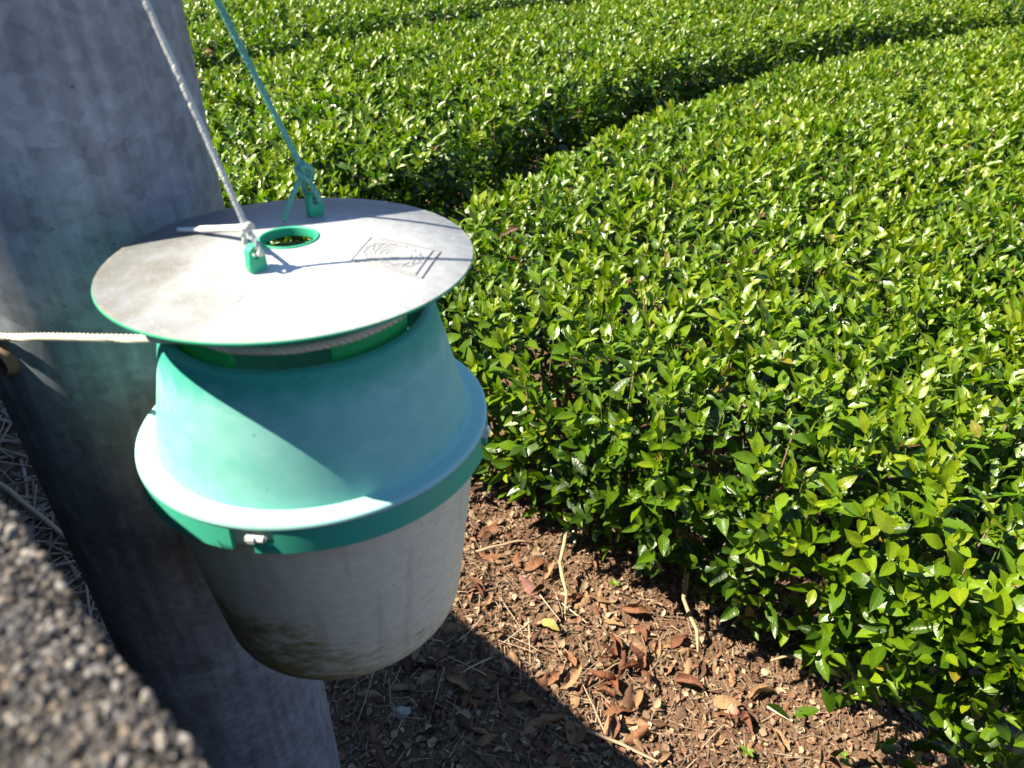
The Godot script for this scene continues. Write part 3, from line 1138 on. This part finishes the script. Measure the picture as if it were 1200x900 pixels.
func cords() -> void:
	var apex := near(Vector3(-0.2461, 0.2094, -0.4005))
	var white := mat(Color(0.50, 0.52, 0.49), 0.85)
	var teal := mat(Color(0.10, 0.31, 0.25), 0.85)
	var specs := [[Vector3(-0.0051, 0, -0.0403), white, "weathered white cord tied to the front lug, its end on the lid", Vector3(-0.0697, 0.0222, 0.002)], [Vector3(0.0048, 0, 0.0417), teal, "faded green cord knotted to the rear lug of the lid", Vector3(-0.0085, 0.0224, 0.0022)]]
	for k in 2:
		var sp: Array = specs[k]
		var l: Vector3 = sp[0]
		var lug := trap_t * on_cap(l.x, l.z, 0.0105)
		var top := lug + (apex - lug).normalized() * 0.001
		var o := thing("hanging_cord", sp[2], "cord", Transform3D(Basis(), lug), "cords that hold up the trap")
		var dir := (apex - lug).normalized()
		var r := (0.00145 if k == 0 else 0.0018) * K
		var start := lug + Vector3(0, 0.006 * K, 0) + dir * 0.004
		# the length up to the pole, then once round it
		var pts := [start - lug, start + (apex - start) * 0.33 - lug, start + (apex - start) * 0.66 - lug, apex - lug]
		for i in range(1, 15):
			var a := TAU * i / 7.0
			pts.append(apex + Vector3(0.0065 * cos(a) - 0.0065, 0.002 * i * (1.0 if k else -1.0), 0.0065 * sin(a)) - lug)
		put("cord_length", twist(smooth(pts, 6), r, 0.0062, 4, 5).mesh(), sp[1], o)
		# knot above the lug and the loop through it
		var b := Basis(dir.cross(Vector3(0.66, 0, -0.75)).normalized(), dir, Vector3.ZERO)
		b.z = b.x.cross(b.y).normalized()
		var kc := start + dir * (0.002 if k == 0 else 0.005)
		var kn := twist(knot(kc - lug, b.scaled_local(Vector3(1, 1.0 if k == 0 else 2.6, 1)), (0.00092 if k == 0 else 0.0014) * K), r * 1.05, 0.011, 3, 5)
		put("knot", kn.mesh(), sp[1], o)
		var nd := Vector3(0.75, 0, 0.66)
		var loop := [start - lug + dir * 0.003, start + nd * 0.0055 * K - Vector3(0, 0.004, 0) - lug, lug + nd * 0.0058 * K - lug, Vector3.ZERO, lug - nd * 0.0058 * K - lug, start - nd * 0.0055 * K - Vector3(0, 0.004, 0) - lug, start - lug + dir * 0.003]
		put("loop", twist(smooth(loop, 8), r * 0.92, 0.011, 3, 5).mesh(), sp[1], o)
		# loose end
		var e: Vector3 = sp[3]
		var tip := trap_t * on_cap(e.x, e.y, e.z)
		var tail: Array
		if k == 0:
			var m1 := trap_t * on_cap(-0.025, -0.006, 0.0085)
			var m2 := trap_t * on_cap(-0.052, 0.012, 0.0035)
			tail = [kc - lug, m1 - lug, m2 - lug, tip - lug]
			put("taped_end", twist(smooth([m1 - lug + (kc - m1) * 0.55, m1 - lug, m2 - lug], 10), r * 1.3, 0.012, 4, 6).mesh(), mat(Color(0.66, 0.66, 0.62), 0.8), o)
		else:
			tail = [kc - lug, kc.lerp(tip, 0.5) + Vector3(0, 0.002, 0) - lug, tip - lug]
		put("loose_end", twist(smooth(tail, 10), r * 0.95, 0.010, 3, 6).mesh(), sp[1] if k else mat(Color(0.50, 0.58, 0.55), 0.8), o)
	# rope round the collar and off to the pole
	var rope_m := mat(Color(0.60, 0.55, 0.45), 0.9)
	var rr := 0.0024 * K
	var ring_y := TALL - 0.0205
	var lead := []
	for i in 21:
		var a := deg_to_rad(lerpf(190.0, -122.0, i / 20.0))
		lead.append(trap_t * (Vector3(cos(a) * 0.0700, ring_y + 0.005 * (1.0 - minf(i / 4.0, 1.0)), -sin(a) * 0.0700) * K))
	var meet := near(Vector3(-0.3160, -0.2571, -0.3905))
	lead.append(lead[-1].lerp(meet, 0.33))
	lead.append(lead[-2].lerp(meet, 0.66))
	lead.append(meet)
	var leave: Vector3 = lead[20]
	var axis2 := Vector3(POLE_AT.x * K, meet.y, POLE_AT.y * K)
	var am := atan2(meet.z - axis2.z, meet.x - axis2.x)
	for i in range(1, 10):
		var a := am + PI * 1.1 * i / 9.0
		lead.append(axis2 + Vector3(cos(a), 0, sin(a)) * (POLE_R * K + rr) + Vector3(0, 0.01 * i / 9.0, 0))
	var foot: Vector3 = leave
	var ro := thing("white_rope", "thick twisted white rope running from the pole round the trap's neck", "rope", Transform3D(Basis(), foot))
	var local := []
	for p in lead:
		local.append(p - foot)
	put("rope_strands", twist(smooth(local, 8), rr, 0.0115, 3, 6).mesh(), rope_m, ro)

# ---------------------------------------------------------------- what lies on the soil
func dead_leaf(sd: int, curl: float, arch: float, wide: float) -> ArrayMesh:
	var r := RandomNumberGenerator.new()
	r.seed = sd
	var g := Geo.new()
	var p := PackedVector3Array()
	var tw := r.randf_range(-0.8, 0.8)
	for i in 9:
		var t := i / 8.0
		var w := wide * pow(sin(PI * clampf(pow(t, 0.85), 0.02, 0.99)), 0.8)
		var a := tw * (t - 0.5)
		for z in [-1.0, -0.55, 0.0, 0.55, 1.0]:
			var y: float = curl * z * z * w * 0.9 + arch * sin(PI * t) * 0.22 + 0.035 * sin(t * 13.0 + z * 3.0 + sd)
			var zz: float = z * w * (1.0 - 0.3 * absf(curl) * absf(z))
			p.append(Vector3(t, y * cos(a) + zz * sin(a), zz * cos(a) - y * sin(a)))
	g.grid(p, 9, 5, true)
	return g.mesh()

func lay(p: Vector2, lift := 0.0) -> Vector3:
	return flat(p, soil_height(p) + lift)

func twig_mesh(sd: int, lng: float, r0: float, bend: float, sides := 6) -> ArrayMesh:
	var r := RandomNumberGenerator.new()
	r.seed = sd
	var pts := PackedVector3Array()
	var rad := []
	var ph := r.randf() * 6.0
	for i in 9:
		var t := i / 8.0
		pts.append(Vector3((t - 0.5) * lng, 0.004 * sin(t * 3.1) * bend * 6.0 + r.randf_range(-1, 1) * 0.0012, sin(t * 2.6 + ph) * bend * lng * 0.3 + r.randf_range(-1, 1) * 0.0015))
		rad.append(r0 * (1.0 - 0.45 * t) * r.randf_range(0.88, 1.12))
	var g := Geo.new()
	g.tube(pts, rad, sides)
	return g.mesh()

func lies(p: Vector2) -> String:
	var h := soil_height(p)
	var m := p.dot(WALL_OUT)
	if m < WALL_EDGE + 0.5904 * (WALL_TOP - h) - 0.015:
		return "in the dark shade below the trap"
	if m > 0.66:
		return "at the shaded foot of the hedge"
	return "on the sunlit soil by the dead sprig" if p.distance_to(Vector2(0.195, 0.735)) < 0.13 else "on the sunlit soil"

func litter() -> void:
	rng.seed = 4242
	var pics := leaf_pictures()
	var dry := func(c: Color) -> StandardMaterial3D:
		var m := mat(c, 0.7, 0.0, 0.4)
		m.albedo_texture = pics[0]
		m.heightmap_enabled = true
		m.heightmap_texture = pics[1]
		m.heightmap_scale = 0.12
		m.backlight_enabled = true
		m.backlight = Color(0.25, 0.16, 0.10)
		return m
	# fine stuff: crumbs of soil, chips of leaf and bark, straw bits
	var on_soil := func(p: Vector2) -> bool:
		return p.dot(WALL_OUT) > WALL_EDGE + 0.02
	var holder := self
	var crumbs := [lump_mesh(11, 4, 5, 0.75), lump_mesh(12, 4, 5, 0.8), lump_mesh(13, 4, 6, 0.7)]
	var soil_m := mat(Color(1, 1, 1), 0.95, 0.0, 0.25)
	soil_m.vertex_color_use_as_albedo = true
	for c in 3:
		var where := []
		var tint := PackedColorArray()
		for k in 4200:
			var p := Vector2(rng.randf_range(-0.35, 0.75), rng.randf_range(0.42, 1.25)) if k % 5 else Vector2(rng.randf_range(-1.7, 0.9), rng.randf_range(0.45, 2.2))
			if not on_soil.call(p):
				continue
			var s := 0.0012 + 0.0055 * pow(rng.randf(), 4.0)
			where.append(Transform3D(Basis.from_euler(Vector3(rng.randf() * 6, rng.randf() * 6, 0)).scaled_local(Vector3(s, s * 0.7, s)), lay(p, s * 0.3)))
			tint.append(Color(0.13, 0.089, 0.060).lerp(Color(0.25, 0.185, 0.13), rng.randf()) * rng.randf_range(0.55, 1.25))
		tag(scatter("soil_crumbs", crumbs[c], soil_m, where, tint, holder), "dark crumbs of soil strewn over the bare ground", "soil", "crumbs of soil", "stuff")
	var chips := [dead_leaf(1, 0.5, 0.25, 0.36), dead_leaf(2, -0.5, 0.4, 0.20), dead_leaf(3, 0.4, 0.2, 0.5)]
	var chip_m := mat(Color(1, 1, 1), 0.85, 0.0, 0.3)
	chip_m.vertex_color_use_as_albedo = true
	var browns := [Color(0.215, 0.145, 0.092), Color(0.15, 0.086, 0.052), Color(0.26, 0.185, 0.122), Color(0.095, 0.056, 0.037), Color(0.165, 0.085, 0.055), Color(0.31, 0.235, 0.155), Color(0.15, 0.098, 0.066), Color(0.15, 0.078, 0.048)]
	for c in 3:
		var where := []
		var tint := PackedColorArray()
		for k in 6000:
			var p := Vector2(rng.randf_range(-0.35, 0.75), rng.randf_range(0.45, 1.3)) if k % 4 else Vector2(rng.randf_range(-1.9, 1.0), rng.randf_range(0.45, 2.6))
			if not on_soil.call(p):
				continue
			var s := 0.004 + 0.014 * pow(rng.randf(), 1.8)
			var b := Basis.from_euler(Vector3(rng.randf_range(-0.7, 0.7), rng.randf() * TAU, rng.randf_range(-0.6, 0.6))).scaled_local(Vector3(s, s, s * rng.randf_range(0.5, 1.2)))
			where.append(Transform3D(b, lay(p, rng.randf_range(0.001, 0.006))))
			tint.append(pick(browns) * rng.randf_range(0.6, 1.5))
		tag(scatter("leaf_chips", chips[c], chip_m, where, tint, holder), "small brown chips of leaf and bark covering the soil", "leaf litter", "chips of leaf and bark", "stuff")
	var bits := [twig_mesh(5, 1.0, 0.026, 0.12, 4), twig_mesh(6, 1.0, 0.035, -0.25, 4)]
	for c in 2:
		var where := []
		var tint := PackedColorArray()
		for k in 3800:
			var p := Vector2(rng.randf_range(-0.35, 0.72), rng.randf_range(0.45, 1.25)) if k % 2 else Vector2(rng.randf_range(-2.0, -0.35), rng.randf_range(0.6, 2.6))
			if not on_soil.call(p):
				continue
			var s := rng.randf_range(0.012, 0.05) * (0.85 if k % 2 else 1.6)
			var b := Basis.from_euler(Vector3(0, rng.randf() * TAU, rng.randf_range(-0.22, 0.22))).scaled_local(Vector3(s, s * 0.9, s * 0.9))
			where.append(Transform3D(b, lay(p, rng.randf_range(0.001, 0.007))))
			tint.append(Color(0.36, 0.27, 0.175).lerp(Color(0.19, 0.135, 0.10), rng.randf()) * rng.randf_range(0.6, 1.2))
		tag(scatter("straw_bits", bits[c], chip_m, where, tint, holder), "fine broken straw lying over the soil", "straw", "broken straw", "stuff")

	# dead leaves one by one
	var shapes := []
	for k in 8:
		shapes.append(dead_leaf(20 + k, [0.5, -0.6, 0.9, 0.2, -0.9, 0.7, 1.2, -0.3][k], [0.4, 0.9, 0.3, 0.6, 1.0, 0.2, 0.6, 0.15][k], [0.20, 0.22, 0.24, 0.19, 0.21, 0.26, 0.22, 0.2][k]))
	var kinds := [
		["curled reddish brown dead tea leaf", Color(0.19, 0.080, 0.045), "reddish brown dead leaves on the soil"],
		["dry tan dead tea leaf", Color(0.36, 0.215, 0.11), "tan dead leaves on the soil"],
		["dark brown dead tea leaf", Color(0.105, 0.05, 0.028), "dark brown dead leaves on the soil"],
		["orange brown dead tea leaf", Color(0.25, 0.115, 0.055), "orange brown dead leaves on the soil"]]
	for k in kinds:
		k.append(dry.call(k[1]))
	var count := 0
	var tries := 0
	while count < 170 and tries < 6000:
		tries += 1
		var p := Vector2(rng.randf_range(-0.25, 0.62), rng.randf_range(0.5, 1.12))
		var m := p.dot(WALL_OUT)
		var q := shown(lay(p))
		if m > 0.78 or q.x < 0.33 or q.x > 0.93 or q.y > 0.99 or (q.x < 0.46 and q.y < 0.90 - (q.x - 0.33) * 1.1):
			continue
		var kd: Array = kinds[[0, 1, 2, 3, 1, 2, 0, 1][rng.randi() % 8]]
		var s := rng.randf_range(0.027, 0.052)
		var b := Basis.from_euler(Vector3(rng.randf_range(-0.6, 0.6), rng.randf() * TAU, rng.randf_range(-0.35, 0.35))).scaled_local(Vector3(s, s * pick([1.0, -1.0]), s * rng.randf_range(0.8, 1.2)))
		tag(put("dead_leaf", pick(shapes), kd[3], self, Transform3D(b, lay(p, 0.006))), ("small " if s < 0.035 else "large " if s > 0.044 else "") + kd[0] + " lying " + lies(p), "dead leaf", kd[2])
		count += 1
	# the ones that stand out
	var pink := dry.call(Color(0.33, 0.165, 0.135))
	tag(put("dead_leaf", shapes[7], pink, self, Transform3D(Basis.from_euler(Vector3(0.25, 2.3, 0.12)).scaled_local(Vector3(0.060, 0.055, 0.075)), lay(Vector2(0.062, 0.87), 0.008))), "large pinkish dead leaf lying flat right of the bucket", "dead leaf")
	tag(put("dead_leaf", shapes[3], dry.call(Color(0.40, 0.34, 0.10)), self, Transform3D(Basis.from_euler(Vector3(0.1, -0.7, 0.1)).scaled_local(Vector3(0.038, 0.04, 0.05)), lay(Vector2(0.062, 0.827), 0.006))), "yellowish dead leaf lying below the large pinkish leaf", "dead leaf")
	tag(put("dead_leaf", shapes[0], dry.call(Color(0.43, 0.25, 0.12)), self, Transform3D(Basis.from_euler(Vector3(0.4, 0.9, 0.1)).scaled_local(Vector3(0.055, 0.05, 0.05)), lay(Vector2(0.088, 0.683), 0.008))), "long tan dead leaf curled beside the shadow edge of the wall", "dead leaf")
	# a fallen sprig with its dead leaves still on
	var sprig := thing("dead_sprig", "fallen sprig of red brown dead leaves in the middle of the bare soil", "sprig", Transform3D(Basis(), lay(Vector2(0.195, 0.735), 0.006)))
	var rust: Material = kinds[0][3]
	var rust2 := dry.call(Color(0.24, 0.095, 0.045))
	put("sprig_stem", twig_mesh(61, 0.11, 0.0016, 0.4), mat(Color(0.26, 0.17, 0.10), 0.9), sprig, Transform3D(Basis(Vector3.UP, 0.6), Vector3(0, 0.004, 0)))
	for k in 11:
		var a := 1.2 + k * 0.37
		var s := rng.randf_range(0.036, 0.05)
		var b := Basis.from_euler(Vector3(rng.randf_range(-0.9, 0.9), a, rng.randf_range(0.15, 0.75))).scaled_local(Vector3(s, s, s))
		put("leaf", shapes[k % 8], rust if k % 2 else rust2, sprig, Transform3D(b, Vector3(cos(k * 2.1) * 0.028, 0.004, sin(k * 2.1) * 0.02)))

	# twigs
	var tw := [mat(Color(0.20, 0.14, 0.095), 0.9), mat(Color(0.33, 0.25, 0.165), 0.9), mat(Color(0.47, 0.39, 0.27), 0.85)]
	var tmesh := []
	for k in 8:
		tmesh.append(twig_mesh(70 + k, 1.0, 0.014 + 0.003 * (k % 4), [0.2, 0.5, -0.35, 0.1, 0.7, -0.6, 0.05, 0.3][k]))
	count = 0
	tries = 0
	while count < 46 and tries < 6000:
		tries += 1
		var p := Vector2(rng.randf_range(-0.25, 0.6), rng.randf_range(0.5, 1.1))
		var q := shown(lay(p))
		if p.dot(WALL_OUT) > 0.74 or q.x < 0.34 or q.x > 0.9 or q.y > 0.98 or (q.x < 0.46 and q.y < 0.90 - (q.x - 0.33) * 1.1):
			continue
		var k: int = [0, 0, 1, 1, 2][rng.randi() % 5]
		var s := rng.randf_range(0.04, 0.095)
		var b := Basis.from_euler(Vector3(0, rng.randf() * TAU, rng.randf_range(-0.1, 0.1))).scaled_local(Vector3(s, s * 0.8, s * 0.8))
		tag(put("twig", pick(tmesh), tw[k], self, Transform3D(b, lay(p, 0.009))), ("short " if s < 0.06 else "long ") + ["thin dark brown twig", "thin light brown twig", "pale straw-coloured twig"][k] + " lying " + lies(p), "twig", ["dark twigs on the soil", "light brown twigs on the soil", "pale twigs on the soil"][k])
		count += 1
	var straws := []
	for k in 6:
		straws.append(twig_mesh(170 + k, 1.0, 0.016 + 0.004 * (k % 3), [0.05, -0.1, 0.15, -0.04, 0.1, 0.2][k], 5))
	var straw_m := [mat(Color(0.25, 0.19, 0.14), 0.85), mat(Color(0.17, 0.125, 0.095), 0.9), mat(Color(0.32, 0.26, 0.20), 0.85)]
	# straw stalks in the shade between wall and pole
	count = 0
	tries = 0
	while count < 110 and tries < 8000:
		tries += 1
		var p := Vector2(rng.randf_range(-1.5, -0.5), rng.randf_range(0.7, 1.75))
		var q := shown(lay(p))
		if q.x < 0.0 or q.x > 0.125 or q.y < 0.53 or q.y > 0.86 or q.x > (q.y - 0.50) * 0.34 or p.dot(WALL_OUT) < WALL_EDGE + 0.06:
			continue
		var s := rng.randf_range(0.07, 0.19)
		var b := Basis.from_euler(Vector3(0, rng.randf_range(-1.2, 0.4) + (PI / 2 if rng.randf() < 0.3 else 0.0), rng.randf_range(-0.12, 0.12))).scaled_local(Vector3(s, s * 0.9, s * 0.9))
		tag(put("straw_stalk", pick(straws), straw_m[count % 3], self, Transform3D(b, lay(p, rng.randf_range(0.006, 0.02)))), ["short", "medium-length", "long"][clampi(int((s - 0.07) / 0.04), 0, 2)] + [" light brown", " dark brown", " pale grey"][count % 3] + (" straw stalk lying close to the pole's foot in shade" if p.distance_to(Vector2(POLE_AT.x, -POLE_AT.y) * K) < 0.72 else " straw stalk lying in the shade left of the pole"), "straw stalk", "straw stalks left of the pole")
		count += 1
	var stick := twig_mesh(91, 0.40, 0.006, 0.06, 8)
	tag(put("stick", stick, tw[1], self, Transform3D(Basis.from_euler(Vector3(0, -0.62, 0)), lay(Vector2(-0.83, 0.94), 0.028))), "long grey stick lying across the straw left of the pole", "stick")
	var cut := Geo.new()
	cut.tube(PackedVector3Array([Vector3(-0.02, 0, 0), Vector3(0.02, 0.001, 0)]), [0.0024, 0.0022], 8)
	tag(put("straw_stalk", cut.mesh(), mat(Color(0.48, 0.42, 0.31), 0.7), self, Transform3D(Basis.from_euler(Vector3(0, -0.62, 0)), lay(Vector2(0.425, 0.665), 0.008))), "short pale cut straw lying near the foot of the right hedge", "straw stalk")
	tag(put("stick", twig_mesh(95, 0.15, 0.0034, 0.12, 8), tw[1], self, Transform3D(Basis.from_euler(Vector3(0, -0.50, 0)), lay(Vector2(0.155, 0.605), 0.010))), "light brown stick lying along the shadow edge of the wall", "stick")
	tag(put("stick", twig_mesh(96, 0.11, 0.003, 0.15, 8), tw[1], self, Transform3D(Basis.from_euler(Vector3(0, 0.25, 0)), lay(Vector2(-0.02, 0.985), 0.010))), "pale stick lying against the shade just right of the bucket", "stick")
	# clods and stones
	tag(put("clod", lump_mesh(31, 9, 12, 0.25), mat(Color(0.40, 0.20, 0.14), 0.9), self, Transform3D(Basis().scaled(Vector3(0.011, 0.009, 0.011)), lay(Vector2(0.352, 0.666), 0.006))), "round pinkish clod on the sunlit soil", "clod")
	tag(put("stone", lump_mesh(32, 8, 10, 0.35), mat(Color(0.33, 0.31, 0.29), 0.9), self, Transform3D(Basis().scaled(Vector3(0.012, 0.009, 0.010)), lay(Vector2(-0.144, 0.614), 0.005))), "grey stone in the shade right of the pole's foot", "stone")
	for k in 14:
		var p := Vector2(rng.randf_range(-0.1, 0.5), rng.randf_range(0.55, 0.9))
		var q := shown(lay(p))
		if p.dot(WALL_OUT) > 0.70 or q.y > 0.98 or q.x < 0.42:
			continue
		var s := rng.randf_range(0.006, 0.013)
		tag(put("clod", lump_mesh(100 + k, 7, 9, 0.45), soil_brown(), self, Transform3D(Basis.from_euler(Vector3(0, rng.randf() * 6, 0.3)).scaled_local(Vector3(s, s * 0.8, s)), lay(p, s * 0.4))), ("small" if s < 0.009 else "large") + " dark brown clod of soil lying " + lies(p), "clod", "dark clods of soil")
	# seedlings
	var seed_m := leaf_mat(Color(0.22, 0.36, 0.03), pics)
	var lf := leaf_mesh(0, 6, 0.3, 0.2, 0.28, 0.1)
	var seeds := [[Vector2(0.357, 0.599), 0.017, "tiny yellow green seedling sprouting at the bottom of the bare soil"], [Vector2(0.499, 0.600), 0.014, "tiny green seedling under the hedge at the lower right"], [Vector2(0.191, 0.903), 0.016, "small bright green sprout in the sunlit soil near the hedge"], [Vector2(0.232, 0.85), 0.014, "green and yellow sprout below the bare hanging branch"]]
	for sd in seeds:
		var o := thing("seedling", sd[2], "seedling", Transform3D(Basis(), lay(sd[0])))
		var st := Geo.new()
		st.tube(PackedVector3Array([Vector3(0, -0.003, 0), Vector3(0.001, 0.012, 0)]), [0.0008, 0.0006], 5)
		put("stem", st.mesh(), seed_m, o)
		for k in 4:
			var s: float = sd[1] * 0.7 * rng.randf_range(0.8, 1.2)
			put("leaf", lf, seed_m, o, Transform3D(Basis.from_euler(Vector3(0, k * 1.6 + rng.randf(), 0.35)).scaled_local(Vector3(s, s, s)), Vector3(0.001, 0.011, 0)))

var brown_clod: StandardMaterial3D
func soil_brown() -> StandardMaterial3D:
	if brown_clod == null:
		brown_clod = mat(Color(0.10, 0.06, 0.038), 0.95)
	return brown_clod
